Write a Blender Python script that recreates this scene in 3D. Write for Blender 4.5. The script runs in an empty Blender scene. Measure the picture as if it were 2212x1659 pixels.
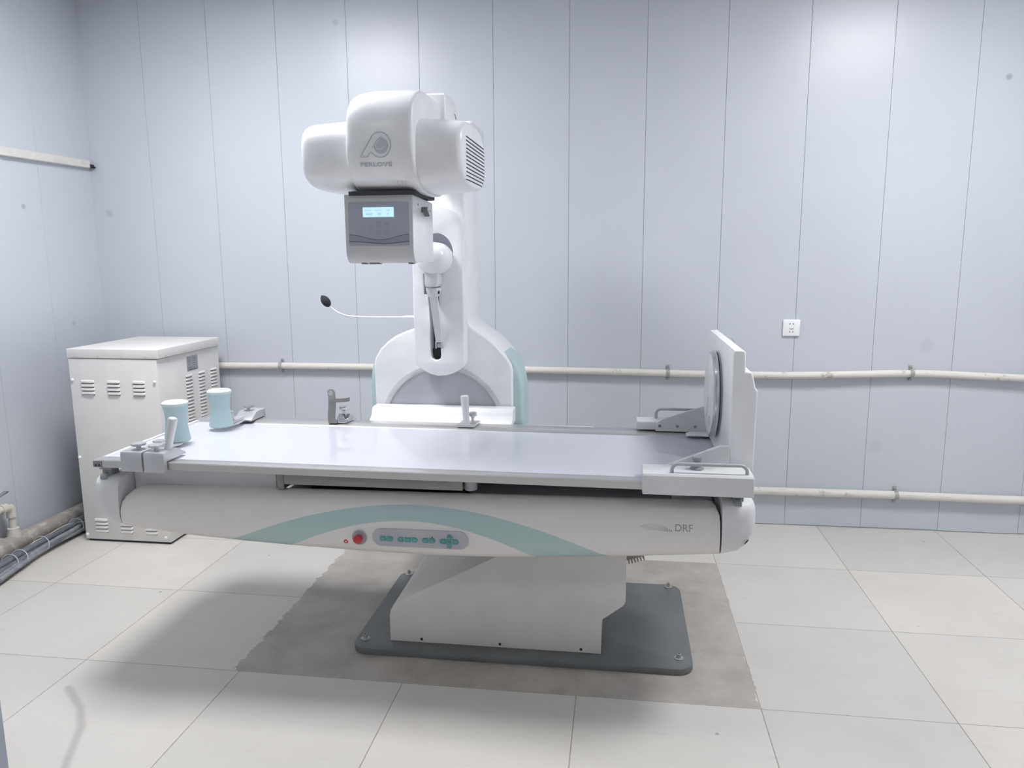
import bpy, bmesh, math, random
from mathutils import Vector, Matrix
R = math.radians
random.seed(7)
S = bpy.context.scene
COL = S.collection

# ------------------------------------------------------------------ camera
F_PX, YAW, PITCH, ROLL, CAM_H = 1653.08, -0.1402, -0.16668, -0.00597, 1.45934
cy, sy, cp, sp = math.cos(YAW), math.sin(YAW), math.cos(PITCH), math.sin(PITCH)
fwd = Vector((sy*cp, cy*cp, sp)); rt = Vector((cy, -sy, 0)); up = rt.cross(fwd)
c_, s_ = math.cos(ROLL), math.sin(ROLL)
r2 = rt*c_ + up*s_; u2 = up*c_ - rt*s_
cd = bpy.data.cameras.new('camera'); cam = bpy.data.objects.new('camera', cd); COL.objects.link(cam)
cd.sensor_fit = 'HORIZONTAL'; cd.sensor_width = 36.0; cd.lens = F_PX*36/2212; cd.clip_start = 0.02
cam.matrix_world = Matrix(((r2.x, u2.x, -fwd.x, 0), (r2.y, u2.y, -fwd.y, 0), (r2.z, u2.z, -fwd.z, CAM_H), (0, 0, 0, 1)))
S.camera = cam

# ------------------------------------------------------------------ world, exposure
w = bpy.data.worlds.new('world'); S.world = w; w.use_nodes = True
w.node_tree.nodes['Background'].inputs[0].default_value = (0.75, 0.8, 0.9, 1)
w.node_tree.nodes['Background'].inputs[1].default_value = 0.3
S.view_settings.view_transform = 'Standard'; S.view_settings.look = 'None'
S.view_settings.gamma = 1; S.view_settings.use_curve_mapping = False
S.view_settings.exposure = 0.0
LIGHT_REAR, LIGHT_FRONT = 48.0, 14.0     # strength of the ceiling light diffusers: over the table, behind the camera
CEIL = 2.90; DB = 4.157; XL = -3.025; XR = 3.1; YF = -2.6

# ------------------------------------------------------------------ node helpers
class NT:
    def __init__(s, name):
        s.m = bpy.data.materials.new(name); s.m.use_nodes = True
        s.t = s.m.node_tree; s.b = s.t.nodes['Principled BSDF']
    def n(s, kind, **kw):
        nd = s.t.nodes.new(kind)
        for k, v in kw.items(): setattr(nd, k, v)
        return nd
    def link(s, a, b): s.t.links.new(a, b)
    def put(s, v, sock):
        if isinstance(v, (int, float)): sock.default_value = v
        elif isinstance(v, tuple): sock.default_value = v if len(v) == 4 or sock.type == 'VECTOR' else v + (1,)
        else: s.link(v, sock)
    def M(s, op, a, b=None, c=None, clamp=False):
        nd = s.n('ShaderNodeMath', operation=op); nd.use_clamp = clamp
        for i, v in enumerate((a, b, c)):
            if v is not None: s.put(v, nd.inputs[i])
        return nd.outputs[0]
    def mix(s, f, a, b):
        nd = s.n('ShaderNodeMix', data_type='RGBA')
        s.put(f, nd.inputs[0]); s.put(a, nd.inputs[6]); s.put(b, nd.inputs[7]); return nd.outputs[2]
    def xyz(s):
        tc = s.n('ShaderNodeTexCoord'); sx = s.n('ShaderNodeSeparateXYZ'); s.link(tc.outputs['Object'], sx.inputs[0])
        return tc.outputs['Object'], sx.outputs[0], sx.outputs[1], sx.outputs[2]
    def noise(s, vec, scale, detail=3, rough=.5):
        nd = s.n('ShaderNodeTexNoise'); nd.inputs['Scale'].default_value = scale
        nd.inputs['Detail'].default_value = detail; nd.inputs['Roughness'].default_value = rough
        if vec is not None: s.link(vec, nd.inputs['Vector'])
        return nd.outputs[0]
    def ramp(s, v, a, b):      # smooth 0..1 between a and b
        nd = s.n('ShaderNodeMapRange'); nd.interpolation_type = 'SMOOTHSTEP'
        s.put(v, nd.inputs[0]); nd.inputs[1].default_value = a; nd.inputs[2].default_value = b; return nd.outputs[0]
    def bump(s, h, strength, dist=.001):
        nd = s.n('ShaderNodeBump'); nd.inputs['Strength'].default_value = strength; nd.inputs['Distance'].default_value = dist
        s.put(h, nd.inputs['Height']); s.link(nd.outputs[0], s.b.inputs['Normal'])
    def base(s, v): s.put(v, s.b.inputs['Base Color'])
    def rough(s, v): s.put(v, s.b.inputs['Roughness'])

def lin(c):
    return tuple(((v/255)/12.92 if v/255 <= .04045 else ((v/255+.055)/1.055)**2.4) for v in c)
def scl(c, k): return tuple(v*k for v in c)

def plain(name, rgb, rough=.45, metal=0, var=.05, scale=9, bump=0, coat=0):
    t = NT(name); o, x, y, z = t.xyz(); c = lin(rgb)
    n = t.noise(o, scale, 4)
    t.base(t.mix(t.ramp(n, .3, .7), scl(c, 1-var), scl(c, 1+var*.5)))
    t.rough(t.M('ADD', rough-.04, t.M('MULTIPLY', t.noise(o, scale*3), .08)))
    t.b.inputs['Metallic'].default_value = metal
    if coat: t.b.inputs['Coat Weight'].default_value = coat; t.b.inputs['Coat Roughness'].default_value = .12
    if bump: t.bump(t.noise(o, 160, 4), bump, .002)
    return t.m

def brushed(name, rgb, rough, axis):
    t = NT(name); o, x, y, z = t.xyz(); mp = t.n('ShaderNodeMapping'); t.link(o, mp.inputs[0])
    mp.inputs['Scale'].default_value = (2, 300, 300) if axis == 'x' else (300, 2, 300)
    n = t.noise(mp.outputs[0], 3, 3); c = lin(rgb)
    t.base(t.mix(n, scl(c, .88), scl(c, 1.05))); t.b.inputs['Metallic'].default_value = .85
    t.rough(t.M('ADD', rough, t.M('MULTIPLY', n, .12))); t.bump(n, .008, .0005)
    return t.m

M = {}
M['white'] = plain('white_enamel', (244, 245, 247), .32, coat=.2)
M['cream'] = plain('cream_powder_coat', (230, 228, 225), .5, var=.03, bump=.05)
M['shell'] = plain('light_grey_shell', (222, 223, 224), .45)
M['bodywhite'] = plain('warm_white_sheet_metal', (232, 228, 223), .45, var=.03)
M['grey'] = plain('mid_grey_plastic', (182, 184, 190), .4)
M['silver'] = plain('pale_grey_shell', (206, 206, 208), .42)
M['panelgrey'] = plain('blue_grey_panel', (170, 174, 186), .4)
M['dgrey'] = plain('dark_grey_plate', (112, 115, 116), .42, var=.12, scale=4)
M['bracket'] = plain('grey_bracket_plastic', (150, 154, 158), .4)
M['black'] = plain('black_rubber', (34, 35, 40), .6)
M['slot'] = plain('dark_slot', (60, 62, 70), .7)
M['foam'] = plain('black_foam', (52, 52, 56), .95, bump=.6)
M['teal'] = plain('pale_teal_plastic', (186, 210, 212), .45)
M['tealcap'] = plain('pale_teal_cap', (214, 231, 229), .5)
M['tealbtn'] = plain('teal_button', (82, 156, 156), .4)
M['red'] = plain('red_button', (190, 30, 44), .3, coat=.5)
M['steel'] = brushed('brushed_steel_long', (212, 211, 209), .27, 'x')
M['satin'] = plain('satin_aluminium', (206, 206, 209), .34, .55)
M['bolt'] = plain('zinc_bolt', (176, 176, 172), .35, .35)
M['chrome'] = plain('polished_chrome', (205, 205, 208), .1, 1, var=.02)
M['greymetal'] = plain('grey_cast_metal', (150, 148, 146), .45, .8)
M['alu'] = plain('frosted_aluminium_grip', (222, 222, 225), .42, .4)
M['keyline'] = plain('key_outline', (142, 145, 157), .4)
M['logo'] = plain('logo_grey', (196, 197, 206), .5)
M['faint'] = plain('faint_print_grey', (216, 216, 221), .5)
M['drf'] = plain('print_grey', (150, 152, 158), .5)
M['surface'] = plain('glossy_white_laminate', (214, 215, 225), .04, var=.01)
M['green'] = plain('pale_green_door_colour', (170, 176, 190), .5)
M['cable'] = plain('grey_cable_sheath', (146, 151, 157), .5, var=.2, scale=30)
M['cable2'] = plain('dark_grey_cable_sheath', (112, 117, 125), .5, var=.2, scale=30)
M['wire'] = plain('yellowish_white_wire', (200, 200, 180), .4)
M['tie'] = plain('white_nylon_tie', (205, 210, 214), .4)
M['offwhite'] = plain('offwhite_pvc', (222, 219, 212), .45, var=.06, scale=20)
M['plate'] = plain('nameplate_silver', (168, 172, 180), .35, .5)
M['ink'] = plain('dark_print', (96, 100, 110), .6)
M['ledwhite'] = plain('white_led_window', (240, 240, 240), .3)

def pipe_mat(name, base, dirt, lo, hi):
    t = NT(name); o, x, y, z = t.xyz(); n = t.noise(o, 14, 8, .65)
    mp = t.n('ShaderNodeMapping'); t.link(o, mp.inputs[0]); mp.inputs['Scale'].default_value = (6, 60, 60)
    n2 = t.noise(mp.outputs[0], 2, 4, .6)
    t.base(t.mix(t.ramp(n, lo, hi), t.mix(t.ramp(n2, .55, .75), lin(base), scl(lin(base), .8)), lin(dirt))); t.rough(.6); t.bump(n, .2, .002)
    return t.m
M['pipe'] = pipe_mat('painted_pipe', (226, 222, 214), (168, 160, 148), .58, .74)
M['dirtypipe'] = pipe_mat('plaster_splashed_pipe', (164, 156, 148), (205, 200, 190), .46, .66)
M['dirtyjoint'] = pipe_mat('plaster_splashed_fitting', (212, 208, 198), (150, 142, 132), .5, .62)

def emit(name, rgb, k):
    t = NT(name); o, x, y, z = t.xyz(); t.base(lin(rgb)); t.b.inputs['Emission Color'].default_value = lin(rgb)+(1,)
    t.b.inputs['Emission Strength'].default_value = k; return t.m
M['screen'] = emit('lit_lcd', (176, 214, 248), .95)
M['diffuser'] = emit('lit_diffuser', (251, 251, 254), LIGHT_REAR)
M['diffuser_dim'] = emit('dimmer_lit_diffuser', (251, 251, 254), LIGHT_FRONT)

# wall: light blue sandwich panels, orange-peel sheen, faint smudges
def wall_mat(name, spots=()):
    t = NT(name); o, x, y, z = t.xyz()
    n = t.noise(o, 1.3, 4, .55); c = lin((205, 210, 218))
    mp = t.n('ShaderNodeMapping'); t.link(o, mp.inputs[0]); mp.inputs['Scale'].default_value = (40, 40, 2.2)
    n3 = t.noise(mp.outputs[0], 2, 3)
    col = t.mix(t.ramp(n, .3, .7), scl(c, .965), c)
    col = t.mix(t.M('MULTIPLY', n3, .06), col, scl(c, .8))
    for (a, b, cc, r, k) in spots:
        vd = t.n('ShaderNodeVectorMath', operation='DISTANCE'); t.link(o, vd.inputs[0]); vd.inputs[1].default_value = (a, b, cc)
        f = t.M('MULTIPLY', t.M('SUBTRACT', 1, t.ramp(vd.outputs['Value'], r*.35, r)), k)
        col = t.mix(f, col, lin((96, 98, 108)))
    t.base(col); t.rough(t.M('ADD', .29, t.M('MULTIPLY', n, .06))); t.b.inputs['Specular IOR Level'].default_value = .45
    t.bump(t.noise(o, 170, 2), .10, .002)
    return t.m
M['wall'] = wall_mat('blue_white_wall_panel', [(-1.525, DB, 2.684, .022, .2), (1.83, DB, 2.29, .02, .4), (-2.93, DB, 1.711, .03, .2), (1.56, DB, .99, .05, .08), (1.35, DB, .45, .05, .08)])
M['wall2'] = wall_mat('blue_white_left_wall_panel', [(XL, 3.62, 1.72, .02, .4), (XL, 3.9, 1.1, .02, .2)])
M['ceil'] = plain('white_ceiling_panel', (226, 228, 232), .7)

# floor: 0.6 m tiles, thin grout, bare cement patch with ragged left and right edges
def floor_mat():
    t = NT('tiled_floor_with_cement_patch'); o, x, y, z = t.xyz(); TX, TY, T = -1.923, 2.366, .6
    fx = t.M('DIVIDE', t.M('SUBTRACT', x, TX), T); fy = t.M('DIVIDE', t.M('SUBTRACT', y, TY), T)
    ix = t.M('FLOOR', fx); iy = t.M('FLOOR', fy); ux = t.M('FRACT', fx); uy = t.M('FRACT', fy)
    dx = t.M('MULTIPLY', t.M('MINIMUM', ux, t.M('SUBTRACT', 1, ux)), T); dy = t.M('MULTIPLY', t.M('MINIMUM', uy, t.M('SUBTRACT', 1, uy)), T)
    d = t.M('MINIMUM', dx, dy)
    n0 = t.noise(o, 60, 3)
    d = t.M('ADD', d, t.M('MULTIPLY', t.M('SUBTRACT', n0, .5), .0022))
    grout = t.M('SUBTRACT', 1, t.ramp(d, .0008, .0024))
    cb = t.n('ShaderNodeCombineXYZ'); t.link(ix, cb.inputs[0]); t.link(iy, cb.inputs[1])
    wn = t.n('ShaderNodeTexWhiteNoise'); t.link(cb.outputs[0], wn.inputs[0])
    c = lin((228, 222, 212)); hue = t.mix(wn.outputs[0], scl(lin((222, 219, 212)), .90), c)
    big = t.noise(o, 1.6, 5, .6); hue = t.mix(t.M('MULTIPLY', t.ramp(big, .4, .75), .35), hue, scl(lin((200, 194, 184)), .92))
    mp = t.n('ShaderNodeMapping'); t.link(o, mp.inputs[0]); mp.inputs['Scale'].default_value = (2, 14, 1); mp.inputs['Rotation'].default_value = (0, 0, .5)
    st = t.noise(mp.outputs[0], 3, 6, .62); hue = t.mix(t.M('MULTIPLY', t.ramp(st, .56, .78), .2), hue, lin((160, 152, 144)))
    vo = t.n('ShaderNodeTexVoronoi'); vo.inputs['Scale'].default_value = 4.2; t.link(o, vo.inputs['Vector'])
    spk = t.M('MULTIPLY', t.M('SUBTRACT', 1, t.ramp(vo.outputs['Distance'], .012, .04)), t.ramp(t.noise(o, 3.1, 2), .44, .5))
    hue = t.mix(t.M('MULTIPLY', spk, .75), hue, lin((120, 114, 108)))
    hue = t.mix(t.M('MULTIPLY', grout, .62), hue, lin((104, 94, 86)))
    # cement patch: x -1.35..0.475, y 2.366..3.50
    j1 = t.noise(o, 22, 5, .7); jag = t.M('MULTIPLY', t.M('SUBTRACT', j1, .5), .085)
    jy = t.M('MULTIPLY', t.M('SUBTRACT', j1, .5), .012)
    a = t.M('GREATER_THAN', t.M('ADD', x, jag), -1.35); b = t.M('LESS_THAN', t.M('ADD', x, t.M('MULTIPLY', jag, .6)), .478)
    e = t.M('GREATER_THAN', t.M('ADD', y, jy), 2.368); g = t.M('LESS_THAN', y, 3.565)
    patch = t.M('MULTIPLY', t.M('MULTIPLY', a, b), t.M('MULTIPLY', e, g))
    cem = t.mix(t.ramp(t.noise(o, 5, 6, .65), .3, .7), lin((168, 162, 154)), lin((192, 186, 177)))
    # long scuff near the lower left of the floor
    pts = [(-1.86, 2.19), (-1.735, 2.085), (-1.66, 1.99), (-1.60, 1.86), (-1.55, 1.76)]
    sc = None
    for (x0, y0), (x1, y1) in zip(pts, pts[1:]):
        L = math.hypot(x1-x0, y1-y0); ax, ay = (x1-x0)/L, (y1-y0)/L
        px = t.M('SUBTRACT', x, x0); py = t.M('SUBTRACT', y, y0)
        h = t.M('MINIMUM', t.M('MAXIMUM', t.M('ADD', t.M('MULTIPLY', px, ax), t.M('MULTIPLY', py, ay)), 0), L)
        ex = t.M('SUBTRACT', px, t.M('MULTIPLY', h, ax)); ey = t.M('SUBTRACT', py, t.M('MULTIPLY', h, ay))
        dd = t.M('SQRT', t.M('ADD', t.M('MULTIPLY', ex, ex), t.M('MULTIPLY', ey, ey)))
        sc = dd if sc is None else t.M('MINIMUM', sc, dd)
    hue = t.mix(t.M('MULTIPLY', t.M('SUBTRACT', 1, t.ramp(sc, .002, .022)), .30), hue, lin((96, 88, 90)))
    t.base(t.mix(patch, hue, cem))
    t.rough(t.M('ADD', t.M('ADD', .27, t.M('MULTIPLY', big, .12)), t.M('MULTIPLY', patch, .22)))
    t.bump(t.M('SUBTRACT', t.M('MULTIPLY', j1, .15), t.M('ADD', grout, t.M('MULTIPLY', patch, .6))), .35, .002)
    return t.m
M['floor'] = floor_mat()

# table cover: pale panel with the teal arch band
def cover_mat():
    t = NT('cover_with_teal_arch'); o, x, y, z = t.xyz()
    zo = t.M('SUBTRACT', .655, t.M('MULTIPLY', .352, t.M('POWER', t.M('ABSOLUTE', t.M('ADD', x, .655)), 2)))
    zi = t.M('SUBTRACT', .606, t.M('MULTIPLY', .62, t.M('POWER', t.M('ABSOLUTE', t.M('ADD', x, .67)), 2)))
    f = t.M('MULTIPLY', t.M('LESS_THAN', z, zo), t.M('GREATER_THAN', z, zi))
    n = t.noise(o, 8, 3); c = lin((232, 228, 225))
    t.base(t.mix(f, t.mix(n, scl(c, .96), c), lin((180, 204, 202)))); t.rough(.42)
    return t.m
M['cover'] = cover_mat()

# ------------------------------------------------------------------ mesh helpers
def box(bm, x0, x1, y0, y1, z0, z1, bev=0, seg=2):
    r = bmesh.ops.create_cube(bm, size=1); vs = r['verts']
    for v in vs: v.co = Vector(((x0+x1)/2+v.co.x*(x1-x0), (y0+y1)/2+v.co.y*(y1-y0), (z0+z1)/2+v.co.z*(z1-z0)))
    if bev:
        es = list({e for v in vs for e in v.link_edges})
        bmesh.ops.bevel(bm, geom=es, offset=bev, segments=seg, profile=.5, affect='EDGES')
def prism(bm, pts, axis, a, b, bev=0, seg=2):
    """polygon pts extruded along axis from a to b; pts are the two other coordinates in xyz order"""
    def P(p, t):
        return {'x': (t, p[0], p[1]), 'y': (p[0], t, p[1]), 'z': (p[0], p[1], t)}[axis]
    A = [bm.verts.new(P(p, a)) for p in pts]; B = [bm.verts.new(P(p, b)) for p in pts]
    fs = [bm.faces.new(A), bm.faces.new(B)]
    n = len(pts)
    for i in range(n): fs.append(bm.faces.new((A[i], A[(i+1) % n], B[(i+1) % n], B[i])))
    bmesh.ops.recalc_face_normals(bm, faces=fs)
    if bev:
        es = [e for f in fs[:2] for e in f.edges]
        bmesh.ops.bevel(bm, geom=es, offset=bev, segments=seg, profile=.5, affect='EDGES', clamp_overlap=True)
def loft(bm, secs, closed=True, caps=True):
    rows = [[bm.verts.new(p) for p in s] for s in secs]; n = len(rows[0]); fs = []
    for a, b in zip(rows, rows[1:]):
        for i in range(n if closed else n-1): fs.append(bm.faces.new((a[i], a[(i+1) % n], b[(i+1) % n], b[i])))
    if caps and closed: fs += [bm.faces.new(rows[0]), bm.faces.new(rows[-1])]
    bmesh.ops.recalc_face_normals(bm, faces=fs)
def frame(d):
    d = Vector(d).normalized(); a = Vector((0, 0, 1)) if abs(d.z) < .9 else Vector((1, 0, 0))
    u = d.cross(a).normalized(); return u, d.cross(u).normalized()
def tube(bm, pts, r, n=12, caps=True):
    pts = [Vector(p) for p in pts]; secs = []; u = None
    for i, p in enumerate(pts):
        d = (pts[min(i+1, len(pts)-1)]-pts[max(i-1, 0)]).normalized()
        if u is None: u, v = frame(d)
        else: u = (u-d*u.dot(d)).normalized(); v = d.cross(u)
        rr = r[i] if isinstance(r, (list, tuple)) else r
        secs.append([p+u*(math.cos(2*math.pi*k/n)*rr)+v*(math.sin(2*math.pi*k/n)*rr) for k in range(n)])
    loft(bm, secs, True, caps)
def lathe(bm, prof, c, axis=(0, 0, 1), n=32):
    """prof: (radius, height) pairs along axis from point c"""
    ax = Vector(axis).normalized(); c = Vector(c)
    tube(bm, [c+ax*h for r, h in prof], [max(r, 1e-5) for r, h in prof], n) if False else None
    u, v = frame(ax)
    secs = [[c+ax*h+u*(math.cos(2*math.pi*k/n)*max(r, 1e-5))+v*(math.sin(2*math.pi*k/n)*max(r, 1e-5)) for k in range(n)] for r, h in prof]
    loft(bm, secs, True, True)
def smoothpath(pts, n=8):
    P = [Vector(p) for p in pts]; out = []
    for i in range(len(P)-1):
        p0, p1, p2, p3 = P[max(i-1, 0)], P[i], P[i+1], P[min(i+2, len(P)-1)]
        for k in range(n):
            t = k/n; out.append(.5*((2*p1)+(p2-p0)*t+(2*p0-5*p1+4*p2-p3)*t*t+(3*p1-p0-3*p2+p3)*t**3))
    out.append(P[-1]); return out
def rrect(x0, x1, y0, y1, r, n=6):
    out = []
    for cx, cy_, a0 in ((x1-r, y1-r, 0), (x0+r, y1-r, 90), (x0+r, y0+r, 180), (x1-r, y0+r, 270)):
        for k in range(n+1):
            a = R(a0+90*k/n); out.append((cx+r*math.cos(a), cy_+r*math.sin(a)))
    return out
def obj(name, bm, mat, parent=None, smooth=40):
    me = bpy.data.meshes.new(name); bm.normal_update(); bm.to_mesh(me); bm.free()
    me.materials.append(M[mat] if isinstance(mat, str) else mat)
    if smooth:
        me.shade_smooth()
        try: me.set_sharp_from_angle(angle=R(smooth))
        except Exception: pass
    o = bpy.data.objects.new(name, me); COL.objects.link(o)
    if parent: o.parent = parent
    return o
def B(): return bmesh.new()
def mk(name, mat, parent, fn, smooth=40, label=None):
    bm = B(); fn(bm); o = obj(name, bm, mat, parent, smooth)
    if label: o['label'] = label
    return o
def tag(o, label, cat, group=None):
    o['label'] = label; o['category'] = cat
    if group: o['group'] = group
    return o
def thing(name, label, cat, loc, group=None):
    """Empty at the base of a thing; parts are modelled in world coordinates and offset by adopt()"""
    o = bpy.data.objects.new(name, None); COL.objects.link(o); o.location = loc; o.empty_display_size = .05
    tag(o, label, cat, group); return o
def adopt(root):
    """parts were modelled in world coordinates: keep them where they are under the placed Empty"""
    for c in root.children:
        c.matrix_parent_inverse = Matrix.Translation(-root.location)
def struct(name, mat, fn, smooth=0, parent=None):
    bm = B(); fn(bm); o = obj(name, bm, mat, parent, smooth); o['kind'] = 'structure'; return o
def text_bm(body, size, bold=0.0, spacing=1.0):
    cu = bpy.data.curves.new('lettering', 'FONT'); cu.body = body; cu.size = size; cu.offset = bold
    cu.align_x = 'CENTER'; cu.align_y = 'CENTER'; cu.space_character = spacing; cu.resolution_u = 4
    o = bpy.data.objects.new('lettering', cu); COL.objects.link(o)
    dg = bpy.context.evaluated_depsgraph_get(); me = bpy.data.meshes.new_from_object(o.evaluated_get(dg))
    bm = bmesh.new(); bm.from_mesh(me); bpy.data.meshes.remove(me)
    bpy.data.objects.remove(o); bpy.data.curves.remove(cu); return bm
def subdiv_long(bm, maxlen):
    for _ in range(4):
        es = [e for e in bm.edges if e.calc_length() > maxlen]
        if not es: break
        bmesh.ops.subdivide_edges(bm, edges=es, cuts=1); bmesh.ops.triangulate(bm, faces=bm.faces[:])

# ------------------------------------------------------------------ the setting
struct('floor', 'floor', lambda b: box(b, XL-.1, XR+.1, YF-.1, DB+.1, -.05, 0))
struct('ceiling', 'ceil', lambda b: box(b, XL-.1, XR+.1, YF-.1, DB+.1, CEIL, CEIL+.05))
SEAMS = [-2.652, -2.26, -1.863, -1.467, -1.072, -.676, -.278, .116, .513, .908, 1.301, 1.69, 2.085, 2.48, 2.875]
def back(b):
    xs = [XL-.02]+SEAMS+[XR+.02]; g = .0007
    for i, (a, c) in enumerate(zip(xs, xs[1:])):
        box(b, a+g, c-g, DB, DB+.04, .003+.002*(i % 3), CEIL, .0007, 1)
    box(b, XL-.1, XR+.1, DB+.006, DB+.08, 0, CEIL)
struct('wall_back', 'wall', back)
def leftw(b):
    ys = [YF]+[3.748-.395*k for k in range(15, 0, -1)]+[3.748, DB+.01]; g = .0007
    ys = sorted(set(v for v in ys if v >= YF))
    for a, c in zip(ys, ys[1:]): box(b, XL-.04, XL, a+g, c-g, .003, CEIL, .0007, 1)
    box(b, XL-.08, XL-.006, YF-.1, DB+.1, 0, CEIL)
struct('wall_left', 'wall2', leftw)
struct('wall_right', 'wall2', lambda b: box(b, XR, XR+.05, YF-.1, DB+.1, 0, CEIL))
struct('wall_front', 'wall2', lambda b: box(b, XL-.1, XR+.1, YF-.05, YF, 0, CEIL))
# edge of the entrance jamb, just inside the lower left corner of the frame
struct('trim_1', 'green', lambda b: box(b, -1.06, -1.0, .93, 1.03, 0, CEIL, .003, 2))

def ceiling_light(x, y, label):
    t = thing('ceiling_light', label, 'light', (x, y, CEIL-.02), 'square panel lights on the ceiling')
    def fr(b):
        for (a, c, d, e) in ((-.31, .31, -.31, -.29), (-.31, .31, .29, .31), (-.31, -.29, -.29, .29), (.29, .31, -.29, .29)):
            box(b, x+a, x+c, y+d, y+e, CEIL-.02, CEIL)
    mk('frame', 'white', t, fr, 0)
    mk('diffuser', 'diffuser' if y > 1 else 'diffuser_dim', t, lambda b: box(b, x-.29, x+.29, y-.29, y+.29, CEIL-.012, CEIL-.004), 0, 'glowing white diffuser')
    adopt(t); return t
ceiling_light(-1.7, 2.68, 'square ceiling panel light above the shoulder-rest end of the table')
ceiling_light(1.5, 2.68, 'square ceiling panel light above the open floor on the right')
ceiling_light(-1.7, -.6, 'square ceiling panel light behind the camera on the left')
ceiling_light(1.5, -.6, 'square ceiling panel light behind the camera on the right')

# ------------------------------------------------------------------ pipes on the back wall
def hpipe(pts, r, label):
    bm = B(); tube(bm, smoothpath(pts, 6), r, 20)
    return tag(obj('wall_pipe', bm, 'pipe'), label, 'pipe')
PY0 = DB-.024
hpipe([(-2.98, PY0, .842), (-2.3, PY0, .837), (-1.68, PY0, .841), (-.5, PY0, .838), (.1, PY0, .833), (.5, PY0-.004, .829), (.95, PY0-.008, .832), (1.49, PY0, .848), (1.8, PY0-.003, .841), (2.1, PY0-.008, .832), (2.6, PY0, .83), (3.08, PY0, .832)], .0185,
      'upper white-painted pipe running along the back wall at table height')
hpipe([(-2.98, PY0, .2), (-1.2, PY0, .198), (.77, PY0, .196), (1.39, PY0, .197), (2.1, PY0-.003, .194), (3.08, PY0, .196)], .0215,
      'lower white-painted pipe running along the back wall near the floor')
def clip(x, z, r, label):
    t = thing('pipe_clip', label, 'clip', (x, DB, z), 'grey metal clips holding the wall pipes')
    def strap(b):
        pts = [(PY0-math.cos(a)*(r+.002), z+math.sin(a)*(r+.002)) for a in [R(v) for v in range(-80, 81, 16)]]
        pts = [(DB-.001, z-r-.022), (DB-.002, z-r-.004)]+pts+[(DB-.002, z+r+.004), (DB-.001, z+r+.022)]
        s = [[(x-.009, p[0], p[1]), (x+.009, p[0], p[1]), (x+.009, p[0]-.003, p[1]), (x-.009, p[0]-.003, p[1])] for p in pts]
        loft(b, s)
    mk('strap', 'bolt', t, strap, 30)
    for s in (-1, 1):
        mk('screw', 'bolt', t, lambda b: lathe(b, [(.0085, 0), (.0085, .003), (.006, .006), (0.0, .0065)], (x, DB-.003, z+s*(r+.014)), (0, -1, 0), 14))
    adopt(t)
clip(-1.925, .840, .0185, 'grey clip on the upper pipe beside the cream cabinet')
clip(.262, .832, .0185, 'grey clip on the upper pipe left of the footrest board')
clip(1.49, .848, .0185, 'grey clip on the upper pipe right of the wall socket')
clip(1.46, .197, .0215, 'grey clip on the lower pipe right of the table')

# wall socket
t = thing('wall_socket', 'white square five-hole socket on the back wall above the pipes', 'socket', (.888, DB, 1.034))
mk('face_plate', 'white', t, lambda b: box(b, .845, .931, DB-.012, DB, 1.034, 1.12, .004, 3))
def holes(b):
    y0, y1 = DB-.0126, DB-.011
    def q(cx, cz, w_, h_, a=0):
        ca, sa = math.cos(R(a)), math.sin(R(a)); P = [(-w_, -h_), (w_, -h_), (w_, h_), (-w_, h_)]
        prism(b, [(cx+p[0]*ca-p[1]*sa, cz+p[0]*sa+p[1]*ca) for p in P], 'y', y0, y1)
    X = .888
    prism(b, [(X-.0135, 1.098), (X-.006, 1.102), (X-.006, 1.0945)], 'y', y0, y1)
    prism(b, [(X+.0135, 1.098), (X+.006, 1.102), (X+.006, 1.0945)], 'y', y0, y1)
    q(X-.007, 1.073, .0012, .0042); q(X, 1.071, .0012, .0042); q(X+.007, 1.073, .0012, .0042)
    q(X-.0085, 1.0565, .0014, .0042, 28); q(X+.0075, 1.0565, .0014, .0042, -28)
mk('contact_holes', 'slot', t, holes, 0, 'dark contact slots')
adopt(t)

# conduit on the left wall
t = thing('cable_trunking', 'slim off-white cable trunking high on the left wall', 'trunking', (XL, 3.2, 1.95))
def trunk(b):
    s = []
    for y, dz in ((1.6, -.022), (4.12, .006)):
        s.append([(XL, y, 1.955+dz), (XL+.026, y, 1.957+dz), (XL+.028, y, 1.96+dz), (XL+.028, y, 1.995+dz), (XL+.026, y, 1.998+dz), (XL, y, 2.0+dz)])
    loft(b, s)
mk('trunking_body', 'offwhite', t, trunk, 30)
mk('cable_end', 'black', t, lambda b: (box(b, XL+.008, XL+.03, 4.12, DB-.002, 1.966, 1.984, .003), box(b, XL+.02, XL+.038, 4.135, DB-.002, 1.964, 1.972, .002)), 30, 'short dark cable stub at the trunking end')
adopt(t)

# ------------------------------------------------------------------ floor pipe, riser and valve in the left corner
t = thing('floor_pipe', 'plaster-splashed waste pipe with a riser along the foot of the left wall', 'pipe', (-2.965, 3.2, 0))
mk('main_run', 'dirtypipe', t, lambda b: tube(b, [(-2.967, y, .058) for y in (2.0, 2.6, 3.0, 3.5, 4.1)], .045, 24))
mk('coupling', 'dirtypipe', t, lambda b: (lathe(b, [(.053, 0), (.055, .004), (.055, .10), (.052, .104)], (-2.967, 3.075, .058), (0, 1, 0), 28), lathe(b, [(.055, 0), (.057, .008), (.055, .016)], (-2.967, 3.16, .058), (0, 1, 0), 28)))
mk('tee_branch', 'dirtyjoint', t, lambda b: lathe(b, [(.034, 0), (.03, .05), (.026, .065), (.026, .078), (.022, .08)], (-2.967, 3.252, .06), (0, 0, 1), 24))
mk('riser', 'dirtyjoint', t, lambda b: tube(b, [(-2.967, 3.252, .12), (-2.967, 3.252, .225)], .0165, 20))
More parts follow.
